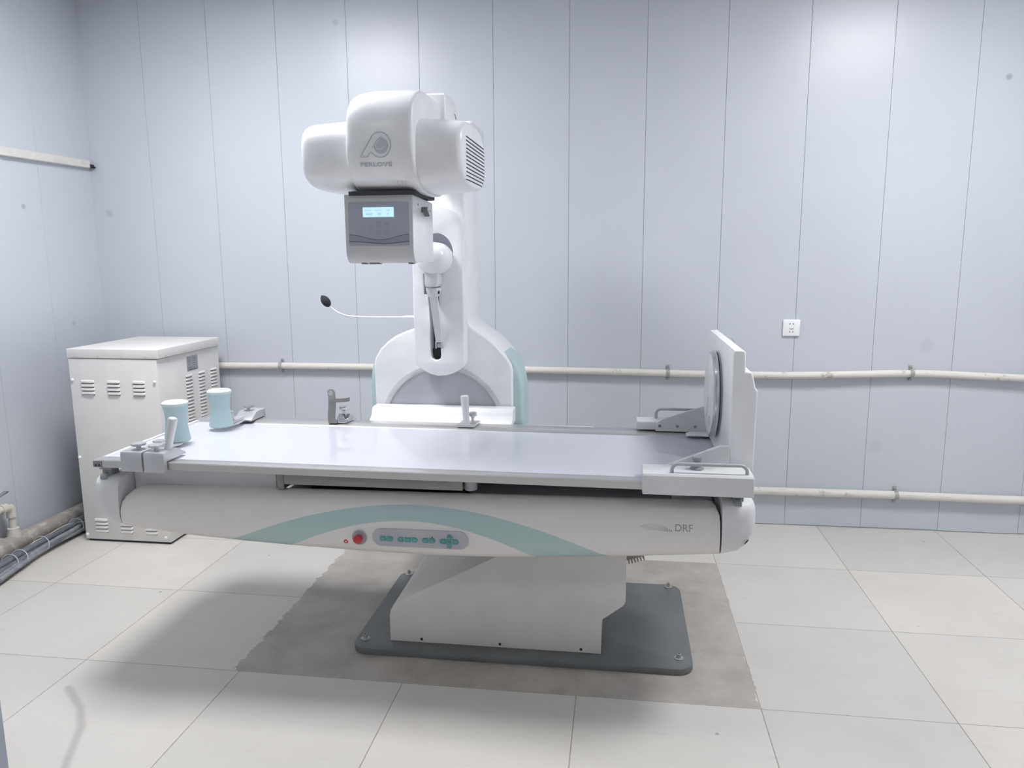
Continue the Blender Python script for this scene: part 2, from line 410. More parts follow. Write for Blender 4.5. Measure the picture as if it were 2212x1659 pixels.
def elbow(b):
    p = [(-2.967, 3.252, .195), (-2.967, 3.252, .215)]+[(-2.967, 3.252-.03+.03*math.cos(R(a)), .222+.03*math.sin(R(a))) for a in range(0, 91, 15)]+[(-2.967, 3.19, .252)]
    tube(b, p, .0225, 20)
mk('elbow', 'dirtyjoint', t, elbow)
mk('stub', 'dirtyjoint', t, lambda b: tube(b, [(-2.967, 3.2, .252), (-2.967, 3.05, .252), (-2.967, 2.6, .252)], .018, 20))
mk('collar', 'dirtypipe', t, lambda b: lathe(b, [(.021, 0), (.024, .006), (.024, .04), (.021, .046)], (-2.967, 3.10, .252), (0, 1, 0), 24))
def valve(b):
    lathe(b, [(.013, 0), (.013, .014), (.010, .02), (.010, .03), (.015, .031), (.015, .036), (.006, .038)], (-2.967, 3.145, .27), (0, 0, 1), 16)
    prism(b, [(3.11, .300), (3.235, .326), (3.24, .331), (3.235, .334), (3.11, .309)], 'x', -2.978, -2.956, .001)
mk('valve_lever', 'chrome', t, valve, 30, 'shiny metal valve with a raised lever')
adopt(t)

# cable bundle
t = thing('cable_bundle', 'bundle of grey cables tied together on the floor by the left wall', 'cable bundle', (-2.87, 3.2, 0))
spine = [(-2.80, 2.3, .03), (-2.83, 2.8, .036), (-2.855, 3.05, .04), (-2.865, 3.2, .042), (-2.87, 3.35, .046), (-2.885, 3.5, .044), (-2.90, 3.65, .04), (-2.90, 3.85, .035), (-2.90, 4.02, .03)]
spine = [(p[0]+.022, p[1], p[2]) for p in spine]
for i in range(13):
    lo = i >= 8; rr = [.017, .015, .016, .014, .015, .012, .014, .012, .011, .009, .010, .009, .008][i]
    a = i*2.4; pts = []
    for k, p in enumerate(spine):
        rad = (.025 if i < 8 else .014)*(1+.25*random.uniform(-1, 1)); aa = a+.25*k*(1 if i % 2 else -1)*.5
        ox = math.cos(aa)*rad; oz = math.sin(aa)*rad*.75
        if lo: ox += .034+.022*math.sin(k*.9+1.2); oz -= .014
        pts.append((p[0]+ox, p[1], max(p[2]+oz, rr+.001)))
    mk('cable', 'cable' if i % 3 else 'cable2', t, lambda b: tube(b, smoothpath(pts, 6), rr, 10))
mk('thin_wire', 'wire', t, lambda b: tube(b, smoothpath([(-2.815, 2.9, .045), (-2.83, 3.12, .06), (-2.845, 3.24, .078), (-2.84, 3.3, .075), (-2.85, 3.42, .082), (-2.85, 3.53, .07), (-2.82, 3.62, .05)], 6), .0028, 8), 40, 'thin yellowish-white wire on top of the bundle')
for y in (3.06, 3.12, 3.28, 3.55):
    k = min(range(len(spine)), key=lambda q: abs(spine[q][1]-y)); p = spine[k]
    mk('cable_tie', 'tie', t, lambda b: tube(b, [(p[0]+.046*math.cos(R(a)), y+.01*math.sin(R(a)), max(.004, p[2]+.039*math.sin(R(a)))) for a in range(0, 361, 20)], .0022, 6, False))
adopt(t)

# ------------------------------------------------------------------ generator cabinet
t = thing('generator_cabinet', 'cream metal equipment cabinet with louvres in the back left corner', 'cabinet', (-2.505, 3.76, 0))
CX0, CX1, CY0, CY1 = -2.742, -2.264, 3.466, 4.06
mk('body', 'cream', t, lambda b: box(b, CX0, CX1, CY0, CY1, .012, .961, .003, 2))
mk('base_gap_shade', 'slot', t, lambda b: box(b, CX0+.01, CX1-.01, CY0+.01, CY1-.01, 0, .012), 0, 'recessed base coloured dark as the gap shadow')  # shadow of the gap under the cabinet, put into the dark colour
mk('lid', 'cream', t, lambda b: box(b, CX0-.003, CX1+.012, CY0-.004, CY1, .9635, 1.011, .004, 3))
def louvre_f(b, x0, x1, z):
    s = []
    for zz, d in ((z+.0085, 0), (z+.0070, .004), (z+.002, .0075), (z-.005, .0085), (z-.0062, .008), (z-.0064, 0)):
        s.append((d, zz))
    secs = []
    for x, k in ((x0, .05), (x0+.003, .7), (x0+.008, 1), (x1-.008, 1), (x1-.003, .7), (x1, .05)):
        secs.append([(x, CY0-d*k-.0002, z+(zz-z)*(.6+.4*k)) for d, zz in s])
    loft(b, secs)
def louvre_s(b, y0, y1, z):
    s = [(0, z+.006), (.003, z+.0052), (.0062, z+.001), (.007, z-.0035), (.0066, z-.0046), (0, z-.0048)]
    secs = []
    for y, k in ((y0, .05), (y0+.003, .7), (y0+.008, 1), (y1-.008, 1), (y1-.003, .7), (y1, .05)):
        secs.append([(CX1+d*k+.0002, y, z+(zz-z)*(.6+.4*k)) for d, zz in s])
    loft(b, secs)
for x0, x1 in ((-2.683, -2.609), (-2.541, -2.469), (-2.402, -2.334)):
    for z0 in (.845, .118):
        mk('front_louvres', 'cream', t, lambda b: [louvre_f(b, x0, x1, z0-.0195*k) for k in range(4)])
        mk('louvre_openings', 'slot', t, lambda b: [box(b, x0+.004, x1-.004, CY0-.0014, CY0-.0002, z0-.0195*k-.0098, z0-.0195*k-.0062) for k in range(4)], 0)
for y0, y1 in ((3.71, 3.775), (3.836, 3.90), (3.96, 4.025)):
    mk('side_louvres', 'cream', t, lambda b: [louvre_s(b, y0, y1, .838-.0182*k) for k in range(14)])
    mk('louvre_openings', 'slot', t, lambda b: [box(b, CX1+.0002, CX1+.0015, y0+.004, y1-.004, .838-.0182*k-.0085, .838-.0182*k-.0046) for k in range(14)], 0)
for x, z in ((-2.728, .852), (-2.281, .848), (-2.731, .45), (-2.283, .45), (-2.731, .037), (-2.29, .037)):
    mk('screw_cap', 'white', t, lambda b: lathe(b, [(.0085, 0), (.0085, .003), (.006, .007), (.002, .0085)], (x, CY0, z), (0, -1, 0), 16))
for x in (-2.70, -2.576, -2.45, -2.32): mk('lid_screw', 'grey', t, lambda b: lathe(b, [(.003, 0), (.002, .0015)], (x, CY0-.004, .972), (0, -1, 0), 10))
for y in (3.53, 3.7, 3.87, 4.02): mk('lid_screw', 'grey', t, lambda b: lathe(b, [(.003, 0), (.002, .0015)], (CX1+.012, y, .972), (1, 0, 0), 10))
np_ = mk('nameplate', 'plate', t, lambda b: box(b, CX1, CX1+.0012, 3.733, 3.838, .862, .94, .0004, 1), 0, 'small silver rating plate')
def npl(b):
    rnd = random.Random(3)
    for i in range(6):
        z = .930-.010*i
        for (a, c) in ((3.742, 3.742+rnd.uniform(.02, .034)), (3.788, 3.788+rnd.uniform(.02, .036))): box(b, CX1+.0012, CX1+.0016, a, c, z-.0014, z+.0005)
    box(b, CX1+.0012, CX1+.0016, 3.745, 3.826, .8665, .870)
npo = mk('print', 'ink', np_, npl, 0)
adopt(t)

# ------------------------------------------------------------------ the x-ray table
TILT = .0055
def tz(x, z): return z-TILT*(x+.65)
T = thing('xray_table', 'long white tilting x-ray table on a grey floor plate in the room centre', 'x-ray table', (-.34, 2.89, 0))
# base plate
mk('base_plate', 'dgrey', T, lambda b: prism(b, rrect(-.972, .28, 2.533, 3.242, .06), 'z', 0, .026, .005, 2), 40, 'dark grey steel floor plate')
for x, y in ((-.936, 2.603), (-.932, 3.205), (.231, 3.213), (.232, 2.608)):
    mk('anchor_bolt', 'bolt', T, lambda b: (lathe(b, [(.017, 0), (.017, .003), (.008, .004), (.0075, .018), (.005, .019), (.004, .012)], (x, y, .026), (0, 0, 1), 18)), 40)
# pedestal
pp = [(-.837, .0265), (-.837, .125), (-.833, .148), (-.822, .168), (-.80, .187), (-.26, .470), (.039, .470), (.039, .235), (.034, .222), (.024, .212), (-.028, .172), (-.042, .162), (-.047, .146), (-.047, .0265)]
mk('pedestal', 'bodywhite', T, lambda b: prism(b, pp, 'y', 2.60, 3.17, .003, 2), 25)
for x in (-.715, -.418, -.119):
    mk('pedestal_screw', 'slot', T, lambda b: lathe(b, [(.0055, 0), (.005, .0012), (.0, .0014)], (x, 2.5998, .0405), (0, -1, 0), 14))
def rack(b):
    pts = []; c = (-.05, .674)
    n = 15
    for k in range(n+1):
        a = R(-92+25*k/n)
        pts += [(c[0]+.392*math.cos(a-.008), c[1]+.392*math.sin(a-.008)), (c[0]+.41*math.cos(a-.004), c[1]+.41*math.sin(a-.004)), (c[0]+.41*math.cos(a+.004), c[1]+.41*math.sin(a+.004)), (c[0]+.392*math.cos(a+.008), c[1]+.392*math.sin(a+.008))]
    inner = [(c[0]+.35*math.cos(R(-92+25*k/n)), c[1]+.35*math.sin(R(-92+25*k/n))) for k in range(n, -1, -1)]
    prism(b, pts+inner, 'y', 2.84, 2.88)
mk('toothed_rack', 'greymetal', T, rack, 0, 'grey toothed tilt rack')

# body: front cover, end caps, chassis
def interp(x, tab):
    if x <= tab[0][0]: return tab[0][1]
    for (a, p), (b, q) in zip(tab, tab[1:]):
        if x <= b: return p+(q-p)*(x-a)/(b-a)
    return tab[-1][1]
ZB = [(-1.81, .62), (-1.79, .585), (-1.76, .565), (-1.74, .553), (-1.69, .538), (-1.47, .514), (-1.3, .503), (-1.1, .493), (-.9, .486), (-.61, .480), (-.40, .484), (-.19, .495), (.037, .510), (.322, .533), (.37, .545), (.40, .565), (.42, .6), (.428, .635)]
def zmid(x): return .671+.0085*(x+1.69)
PROF = [(0, 2.388), (.02, 2.370), (.05, 2.355), (.09, 2.344), (.16, 2.332), (.28, 2.321), (.42, 2.314), (.58, 2.310), (.74, 2.311), (.88, 2.317), (.96, 2.330), (1.0, 2.352)]
def yfront(x, z):
    zb = interp(x, ZB); zm = zmid(x); s = (zm-z)/(zm-zb); return interp(max(0, min(1, s)), PROF)
PROFC = [(0, 2.352), (.03, 2.336), (.08, 2.325), (.16, 2.317), (.28, 2.313), (.42, 2.311), (.58, 2.310), (.74, 2.311), (.88, 2.317), (.96, 2.330), (1.0, 2.352)]
def sec(x, ztop, yb, grow=0):
    zb = interp(x, ZB); o = []
    for s, y in PROF: o.append((x, y-grow, ztop+(zb-ztop)*s))
    o += [(x, yb, zb), (x, yb, ztop)]
    return o
def coverz(x):
    L, Rr = -1.688, .318; r1, r2_ = .052, .035; z = ZM = zmid(x)
    if x < L+r1: z = ZM-.06*(1-math.sqrt(max(0, 1-((L+r1-x)/r1)**2)))
    if x > Rr-r2_: z = ZM-.035*(1-math.sqrt(max(0, 1-((x-Rr+r2_)/r2_)**2)))
    return z
def cover(b):
    xs = [-1.688, -1.687, -1.685, -1.682, -1.678, -1.673, -1.667, -1.660, -1.65, -1.636, -1.60]+[-1.6+1.87*k/26 for k in range(1, 26)]+[.28, .295, .305, .313, .3165, .318]
    secs = []
    for x in xs:
        zt = coverz(x); zb = interp(x, ZB); o = []
        for s, y in PROF:
            z = zmid(x)+(zb-zmid(x))*s
            o.append((x, y, min(z, zt)))
        o += [(x, 2.402, zb+.004), (x, 2.402, zt)]
        secs.append(o)
    loft(b, secs)
CV = mk('front_cover', 'cover', T, cover, 35, 'curved pale cover with a teal arch band')
def capL(b):
    secs = []
    for x, k, zt in ((-1.692, 0, .716), (-1.74, .002, .716), (-1.77, .006, .715), (-1.787, .014, .712), (-1.798, .026, .700), (-1.803, .05, .68)):
        s = []
        zb = interp(x, ZB)+(0 if x > -1.79 else .012)
        for q, y in PROFC: s.append((x, y-.002+k*1.2, zt+(zb-zt)*q))
        s += [(x, 2.9-k, zb), (x, 2.9-k, zt)]
        secs.append(s)
    loft(b, secs)
mk('end_cap', 'shell', T, capL, 50)
def capR(b):
    secs = []
    for x, k, zt in ((.323, 0, .708), (.37, .002, .708), (.398, .006, .707), (.414, .014, .704), (.425, .028, .695), (.430, .052, .672)):
        zb = interp(x, ZB); s = []
        for q, y in PROFC: s.append((x, y-.002+k*1.2, zt+(zb-zt)*q))
        s += [(x, 2.9-k, zb), (x, 2.9-k, zt)]
        secs.append(s)
    loft(b, secs)
CR = mk('end_cap', 'shell', T, capR, 50)
mk('paint_chip', 'slot', CR, lambda b: tube(b, [(.392, yfront(.392, .585)+.001, .579), (.399, yfront(.399, .592)+.003, .588), (.403, yfront(.403, .6)+.004, .594)], [.0012, .0025, .0012], 8), 40, 'small dark chip in the paint')
mk('chassis', 'shell', T, lambda b: (box(b, -1.688, .32, 2.862, 2.9, .535, .60, .004), box(b, -1.688, .32, 2.86, 2.9, .60, .742, .003), box(b, -1.60, -1.30, 2.47, 2.86, .60, .70, .003), box(b, .18, .215, 2.47, 2.86, .60, .742, .003)), 30)
mk('inner_wall', 'shell', T, lambda b: box(b, -1.688, -1.16, 2.4035, 2.42, .56, .746, .002), 20)
mk('inner_deck', 'shell', T, lambda b: box(b, -1.15, .318, 2.4035, 2.86, .545, .650, .002), 20)
mk('tray_window', 'slot', T, lambda b: box(b, -1.06, -.50, 2.47, 2.5, .655, .705, .001), 0, 'dark gap under the image tray')
def tray(b):
    z0, z1 = .690, .738
    box(b, -1.118, -.50, 2.37, 2.86, z0+.008, z1, .002)
    box(b, -1.146, -1.12, 2.375, 2.86, z0-.012, z1, .003)
mk('image_tray', 'greymetal', T, tray, 30, 'grey metal image receptor tray under the tabletop')
mk('tray_roller', 'grey', T, lambda b: lathe(b, [(.020, 0), (.022, .003), (.022, .035), (.02, .04)], (-.478, 2.40, .695), (0, 0, 1), 20))
for a_, c_x in ((-.33, -.23), (-.02, .10)): mk('rear_slot', 'black', T, lambda b: box(b, a_, c_x, 2.855, 2.8615, .69, .704, .001), 0)
for x in (-1.753, .371):
    def rol(b):
        z = tz(x, .752)
        box(b, x-.022, x+.024, 2.34, 2.40, z-.022, z-.001, .002)
        box(b, x-.016, x+.018, 2.345, 2.39, z-.048, z-.02, .003)
        lathe(b, [(.012, 0), (.013, .002), (.013, .02), (.011, .022)], (x-.012, 2.338, z-.046), (1, 0, 0), 14)
    mk('carriage_bracket', 'bracket', T, rol, 30)

# control strip on the cover
def on_cover(x, z, off): return yfront(x, z)-off
def slab(b, outline, off, th):
    """flat outline (x,z) laid on the cover surface"""
    A = [b.verts.new((x, on_cover(x, z, off), z)) for x, z in outline]; Bk = [b.verts.new((x, on_cover(x, z, off-th), z)) for x, z in outline]
    fs = [b.faces.new(A), b.faces.new(Bk)]; n = len(A)
    for i in range(n): fs.append(b.faces.new((A[i], A[(i+1) % n], Bk[(i+1) % n], Bk[i])))
    bmesh.ops.recalc_face_normals(b, faces=fs)
CP = mk('control_panel', 'grey', T, lambda b: slab(b, rrect(-.792, -.471, .5195, .580, .0302, 10), .004, .008), 30, 'grey rounded strip with teal buttons')
btn = [(-.756, .547, 'l'), (-.732, .5465, 'r'), (-.696, .546, 'l'), (-.6725, .546, 'm'), (-.649, .546, 'r'), (-.614, .546, 'l'), (-.590, .546, 'r'), (-.5545, .546, 'l'), (-.5335, .559, 'u'), (-.5335, .534, 'd'), (-.513, .5455, 'r')]
for x, z, k in btn:
    hw, hh = (.0098, .0078) if k in 'lmr' else (.0074, .0108)
    def bt(b):
        o = []
        for sx, sz in ((1, 1), (-1, 1), (-1, -1), (1, -1)):
            rnd_ = (k == 'l' and sx < 0) or (k == 'r' and sx > 0) or (k == 'u' and sz > 0) or (k == 'd' and sz < 0)
            r = .0068 if rnd_ else .0015; cx, cz = x+sx*(hw-r), z+sz*(hh-r)
            a0 = {(1, 1): 0, (-1, 1): 90, (-1, -1): 180, (1, -1): 270}[(sx, sz)]
            o += [(cx+r*math.cos(R(a0+18*q)), cz+r*math.sin(R(a0+18*q))) for q in range(6)]
        slab(b, o, .0065, .004)
    bo = mk('button', 'tealbtn', CP, bt, 30)
    mk('symbol', 'grey', bo, lambda b: [slab(b, [(x-.004+.003*q, z+.0012), (x-.002+.003*q, z+.0012), (x-.002+.003*q, z-.0012), (x-.004+.003*q, z-.0012)], .0068, .0008) for q in range(3)], 0)
for x, z, m_ in ((-.672, .559, 'ledwhite'), (-.613, .5585, 'ledwhite'), (-.590, .558, 'slot')):
    mk('indicator', m_, CP, lambda b: lathe(b, [(.0022, 0), (.0018, .0012)], (x, on_cover(x, z, .004), z), (0, -1, 0), 10))
ES = mk('stop_button_recess', 'grey', T, lambda b: lathe(b, [(.0255, 0), (.0255, .0035), (.0235, .0042), (.0165, .0006)], (-.836, on_cover(-.836, .546, 0), .546), (0, -1, 0), 40), 40, 'round grey recess around the stop button')
mk('stop_button', 'red', ES, lambda b: (lathe(b, [(.009, 0), (.009, .012), (.0145, .013), (.0155, .018), (.0145, .025), (.011, .027), (0, .0275)], (-.836, on_cover(-.836, .546, 0), .546), (0, -1, 0), 32)), 40, 'red mushroom stop button')
SK = mk('stop_sticker', 'red', T, lambda b: slab(b, [(-.885+.0078*math.cos(R(a)), .528+.0078*math.sin(R(a))) for a in range(0, 360, 15)], .0008, .0012), 20, 'small round red sticker')
def tri(b):
    P = [(-.8893, .5305), (-.8807, .5305), (-.885, .5235)]; Q = [(-.8875, .5297), (-.8825, .5297), (-.885, .5255)]
    for k in range(3):
        a_, c2, d2, e2 = P[k], P[(k+1) % 3], Q[(k+1) % 3], Q[k]; slab(b, [a_, c2, d2, e2], .0011, .0006)
mk('sticker_mark', 'white', SK, tri, 0)
def laid_text(name, body, size, x, z, mat, parent, yfun, bold=0, spacing=1.0, off=.0006):
    bm = text_bm(body, size, bold, spacing); subdiv_long(bm, .03)
    for v in bm.verts:
        X, Z = v.co.x+x, v.co.y+z; v.co = Vector((X, yfun(X, Z)-off, Z))
    return obj(name, bm, mat, parent, 0)
laid_text('lettering', 'DRF', .031, .208, .6215, 'drf', T, yfront)
def dots(b):
    for i in range(6):
        for k in range(15):
            u = k/14; x = .092+.078*u-.004*i*(1-u); z = .6105+.0105*math.sin(1.5*(1-u)+.25*i*(1-u))*1.6*(i+1)/6+.0008*i; s = .0009+.0004*u
            slab(b, [(x-s, z-s*.7), (x+s, z-s*.7), (x+s, z+s*.7), (x-s, z+s*.7)], .0005, .0004)
mk('dotted_swoosh', 'drf', T, dots, 0)

# tabletop and rails (slight tilt, foot end a little lower)
RX0, RX1 = -1.756, .400
def railprof(b, prof, x0=RX0, x1=RX1):
    loft(b, [[(x, y, tz(x, z)) for y, z in prof] for x in (x0, x1)])
front_prof = [(2.288, .7765), (2.2905, .7795), (2.294, .7805), (2.333, .7805), (2.340, .7785), (2.340, .7515), (2.296, .7515), (2.2935, .753), (2.2935, .7575), (2.2905, .7585), (2.2905, .7735), (2.288, .775)]
FR = mk('front_rail', 'steel', T, lambda b: railprof(b, front_prof), 20, 'brushed steel rail along the near edge')
mk('rail_connector', 'greymetal', FR, lambda b: box(b, RX0-.002, RX0+.030, 2.2885, 2.295, tz(RX0, .754), tz(RX0, .7735), .001), 20)
for dx in (.009, .021):
    mk('rail_screw', 'slot', FR, lambda b: lathe(b, [(.0042, 0), (.004, .001), (.002, .0008)], (RX0+dx, 2.2886, tz(RX0, .7605)), (0, -1, 0), 14))
back_prof = [(3.018, .7800), (2.962, .7800), (2.954, .7796), (2.946, .7785), (2.939, .7767), (2.933, .7744), (2.928, .7716), (2.925, .7690), (2.925, .7515), (3.016, .7515), (3.020, .755), (3.020, .778)]
mk('back_rail', 'steel', T, lambda b: railprof(b, back_prof), 50, 'brushed steel rail along the far edge')
mk('tabletop', 'surface', T, lambda b: loft(b, [[(x, y, tz(x, z)) for y, z in ((2.337, .7772), (2.93, .7712), (2.93, .754), (2.337, .754))] for x in (RX0+.012, .355)]), 20, 'glossy white tabletop')
mk('end_rail', 'shell', T, lambda b: box(b, RX0, RX0+.014, 2.337, 2.93, tz(RX0, .752), tz(RX0, .7785), .002), 20)
mk('end_rail', 'shell', T, lambda b: box(b, .353, .366, 2.337, 2.93, tz(.36, .752), tz(.36, .7740), .001), 20)
# rail end block at the foot end, with handle, knob and gussets of the footrest carrier are their own thing below
adopt(T)

# ------------------------------------------------------------------ footrest board
F_ = thing('footrest_board', 'upright white footrest board with round disc clamped to the table foot end', 'footrest', (.37, 2.65, .77))
by0, by1 = 2.395, 3.05
bp = [(.345, .788), (.345, 1.158), (.350, 1.168), (.375, 1.170), (.384, 1.163), (.386, 1.103), (.402, 1.102), (.408, 1.094), (.4175, 1.052), (.4245, 1.045), (.4245, 1.035), (.4225, .815), (.42, .775), (.345, .775)]
mk('board', 'white', F_, lambda b: prism(b, bp, 'y', by0, by1, .006, 3), 35)
mk('rear_disc', 'chrome', F_, lambda b: lathe(b, [(.125, 0), (.13, .004), (.125, .008)], (.384, 2.73, 1.04), (1, 0, 0), 48))
DC = (.345, 2.735, .972)
D_ = mk('disc_gap_shade', 'bracket', F_, lambda b: lathe(b, [(.150, 0), (.150, .006)], DC, (-1, 0, 0), 64), 40, 'ring coloured grey as the shaded gap behind the disc')  # grey tone paints in the shade of the gap around the disc
mk('chrome_rim', 'chrome', D_, lambda b: lathe(b, [(.147, .006), (.153, .010), (.155, .017), (.151, .024), (.143, .0265), (.141, .0265)], DC, (-1, 0, 0), 72), 40, 'polished chrome rim')
dw = mk('disc_face', 'white', D_, lambda b: lathe(b, [(.141, .020), (.141, .0275), (.139, .029), (0, .029)], DC, (-1, 0, 0), 72), 40)
def marks(b):
    for k in range(9):
        z = .96-.009*k; y = 2.73+.004*k
        for q in range(3): box(b, .3155, .3161, y+q*.012-.01, y+q*.012-.004, z-.0016, z+.0016)
mk('print', 'panelgrey', dw, marks, 0)
mk('print', 'panelgrey', dw, lambda b: [box(b, .3155, .3161, 2.66, 2.70, .872+.007*k, .8745+.007*k) for k in range(5)], 0)
for (y, z) in ((2.79, 1.075), (2.69, 1.045)): mk('disc_hole', 'panelgrey', dw, lambda b: box(b, .3155, .3161, y-.003, y+.003, z-.003, z+.003), 0)
def gus(y0, y1, dz=0):
    return lambda b: prism(b, [(.148, tz(.1, .783)+dz), (.150, .803+dz), (.316, .871+dz), (.3445, .872+dz), (.3445, tz(.3, .779)+dz)], 'y', y0, y1, .0015)
mk('gusset', 'shell', F_, gus(2.375, 2.393), 20)
FG = mk('gusset', 'shell', F_, lambda b: prism(b, [(.146, .7795), (.148, .812), (.175, .829), (.315, .878), (.3445, .884), (.3445, .7785)], 'y', 2.962, 2.972, .0015), 20)
for x in (.162, .229, .297):
    mk('gusset_screw', 'bracket', FG, lambda b: lathe(b, [(.0062, 0), (.0055, .0015), (.003, .001)], (x, 2.962, .8005), (0, -1, 0), 16))
mk('clamp_block', 'shell', F_, lambda b: prism(b, [(2.262, .744), (2.262, .802), (2.267, .8075), (2.374, .8075), (2.374, .7785), (2.286, .7785), (2.286, .744)], 'x', .077, .404, .003, 3), 30)
mk('clamp_block', 'shell', F_, lambda b: (box(b, .074, .42, 2.973, 3.06, .7815, .815, .004, 3), box(b, .074, .42, 3.024, 3.06, .744, .80, .003)), 40)
def rod(x0, x1, y, z0, z1, r=.0055):
    k = .02; p = [(x0, y, z0), (x0, y, z1-k)]+[(x0+k-k*math.cos(R(a)), y, z1-k+k*math.sin(R(a))) for a in range(15, 91, 15)]+[(x1-k+k*math.sin(R(a)), y, z1-k+k*math.cos(R(a))) for a in range(0, 91, 15)]+[(x1, y, z0)]
    return lambda b: tube(b, p, r, 12)
mk('pull_handle', 'grey', F_, rod(.165, .386, 2.288, .806, .8345), 40)
mk('pull_handle', 'grey', F_, rod(.15, .36, 3.035, .813, .853), 40)
mk('lock_knob', 'bracket', F_, lambda b: lathe(b, [(.021, 0), (.0215, .003), (.0135, .006), (.0125, .014), (.0125, .028), (.0155, .029), (.0155, .037), (.014, .039), (0, .0392)], (.243, 2.336, .8075), (0, 0, 1), 28), 40)
mk('foot_flange', 'white', F_, lambda b: prism(b, [(.26, tz(.3, .782)), (.275, tz(.3, .788)), (.3445, tz(.3, .788)), (.3445, tz(.3, .782))], 'y', 2.9, 2.96, .001), 20)
adopt(F_)

# ------------------------------------------------------------------ shoulder rests (teal) and hand grips
def knob(b, c, r=.024, up=.018):
    n = 64; secs = []
    for rr, h in ((.3, 0), (.34, up*.5), (.55, up*.75), (.97, up*.8), (1, up*.95), (.96, up*1.2), (.7, up*1.28), (.02, up*1.30)):
        s = []
        for k in range(n):
            a = 2*math.pi*k/n; w_ = 1+(.055*math.cos(a*8) if rr > .6 else 0); s.append((c[0]+r*rr*w_*math.cos(a), c[1]+r*rr*w_*math.sin(a), c[2]+h))
        secs.append(s)
    loft(b, secs)
def padbm(b, c, h=.148, rt_=.045, rm=.037, rb=.0465):
    pr = [(.5*rb, 0), (rb-.004, 0), (rb, .004)]
    for k in range(1, 15):
        s = k/15; rad = rm+(rb-rm)*(max(0, 1-s/.62)**1.8)+(rt_-rm)*(max(0, (s-.62)/.38)**1.8); pr.append((rad, .004+(h-.02)*s))
    lathe(b, pr+[(rt_-.001, h-.015)], c, (0, 0, 1), 48)
def padcap(b, c, h=.148, rt_=.045):
    lathe(b, [(rt_, h-.015), (rt_+.002, h-.011), (rt_+.001, h-.005), (rt_-.006, h), (0, h+.001)], c, (0, 0, 1), 48)
def slid(b, x0, x1, y0, y1, ztop, zbot, lip, side):
    """hooked rail clamp: top plate with a sloping inner edge and a lip over the rail's outer face"""
    if side < 0: pts = [(y0, zbot), (y0, ztop-.006), (y0+.003, ztop), (y1-.05, ztop), (y1, ztop-.026), (y1, ztop-.032), (y0+lip, ztop-.032), (y0+lip, zbot)]
    else: pts = [(y1, zbot), (y1, ztop-.006), (y1-.003, ztop), (y0+.05, ztop), (y0, ztop-.026), (y0, ztop-.032), (y1-lip, ztop-.032), (y1-lip, zbot)]
    prism(b, pts, 'x', x0, x1, .0015, 2)

# near one
A = thing('shoulder_rest', 'nearer pale teal hourglass shoulder rest on the head end of the table', 'shoulder rest', (-1.61, 2.54, .786), 'pale teal shoulder rests')
ca = (-1.602, 2.545, .794)
P1 = mk('pad', 'teal', A, lambda b: padbm(b, ca)); mk('pad_cap', 'tealcap', P1, lambda b: padcap(b, ca))
za = tz(-1.6, .7815)
mk('rail_clamp', 'satin', A, lambda b: slid(b, -1.640, -1.564, 2.268, 2.385, .821, .755, .018, -1), 30)
mk('arm', 'satin', A, lambda b: prism(b, [(-1.632, 2.37), (-1.588, 2.37), (-1.56, 2.50), (-1.575, 2.545), (-1.63, 2.545), (-1.64, 2.48)], 'z', za+.0045, za+.009, .001), 20)
mk('arm_block', 'satin', A, lambda b: prism(b, [(2.335, .809), (2.43, .812), (2.50, .80), (2.50, za+.009), (2.335, za+.009)], 'x', -1.630, -1.588, .001), 20)
mk('star_knob', 'satin', A, lambda b: knob(b, (-1.600, 2.312, .821)), 30)
mk('star_knob', 'satin', A, lambda b: knob(b, (-1.590, 2.415, .811), .022, .014), 30)
adopt(A)
# far one
A = thing('shoulder_rest', 'farther pale teal hourglass shoulder rest near the cream cabinet louvres', 'shoulder rest', (-1.575, 2.8, .786), 'pale teal shoulder rests')
cb_ = (-1.570, 2.80, .793)
P2 = mk('pad', 'teal', A, lambda b: padbm(b, cb_)); mk('pad_cap', 'tealcap', P2, lambda b: padcap(b, cb_))
mk('rail_clamp', 'satin', A, lambda b: slid(b, -1.578, -1.500, 2.915, 3.045, .820, .756, .018, 1), 30)
mk('arm', 'satin', A, lambda b: prism(b, [(-1.572, 2.93), (-1.53, 2.93), (-1.525, 2.86), (-1.54, 2.80), (-1.595, 2.80), (-1.585, 2.87)], 'z', .7895, .7945, .001), 20)
mk('arm_block', 'satin', A, lambda b: box(b, -1.575, -1.537, 2.83, 2.935, .7945, .806, .002), 20)
mk('clamp_pin', 'satin', A, lambda b: lathe(b, [(.010, 0), (.010, .03), (.0115, .031), (.0115, .036), (.0, .037)], (-1.556, 2.858, .806), (0, 0, 1), 18))
mk('star_knob', 'chrome', A, lambda b: knob(b, (-1.546, 2.985, .820), .023, .016), 30)
adopt(A)

def gripbm(b, p0, p1, r=.0135):
    p0, p1 = Vector(p0), Vector(p1); pr = []
    L = (p1-p0).length
    for s, k in ((0, .86), (.06, .9), (.25, .86), (.55, .92), (.8, 1.05), (.94, 1.08), (.98, 1.0), (1.0, .8)): pr.append((r*k, L*s))
    pr.append((0, L*1.002)); lathe(b, pr, p0, p1-p0, 28)
G1 = thing('hand_grip', 'aluminium hand grip clamped to the near rail beside the nearer shoulder rest', 'hand grip', (-1.52, 2.32, .78), 'clamped hand grips')
mk('rail_clamp', 'satin', G1, lambda b: slid(b, -1.557, -1.484, 2.268, 2.40, .820, .754, .018, -1), 30)
mk('grip', 'alu', G1, lambda b: gripbm(b, (-1.508, 2.33, .806), (-1.481, 2.335, .928), .0145), 40)
mk('star_knob', 'satin', G1, lambda b: knob(b, (-1.532, 2.305, .819), .0235), 30)
adopt(G1)
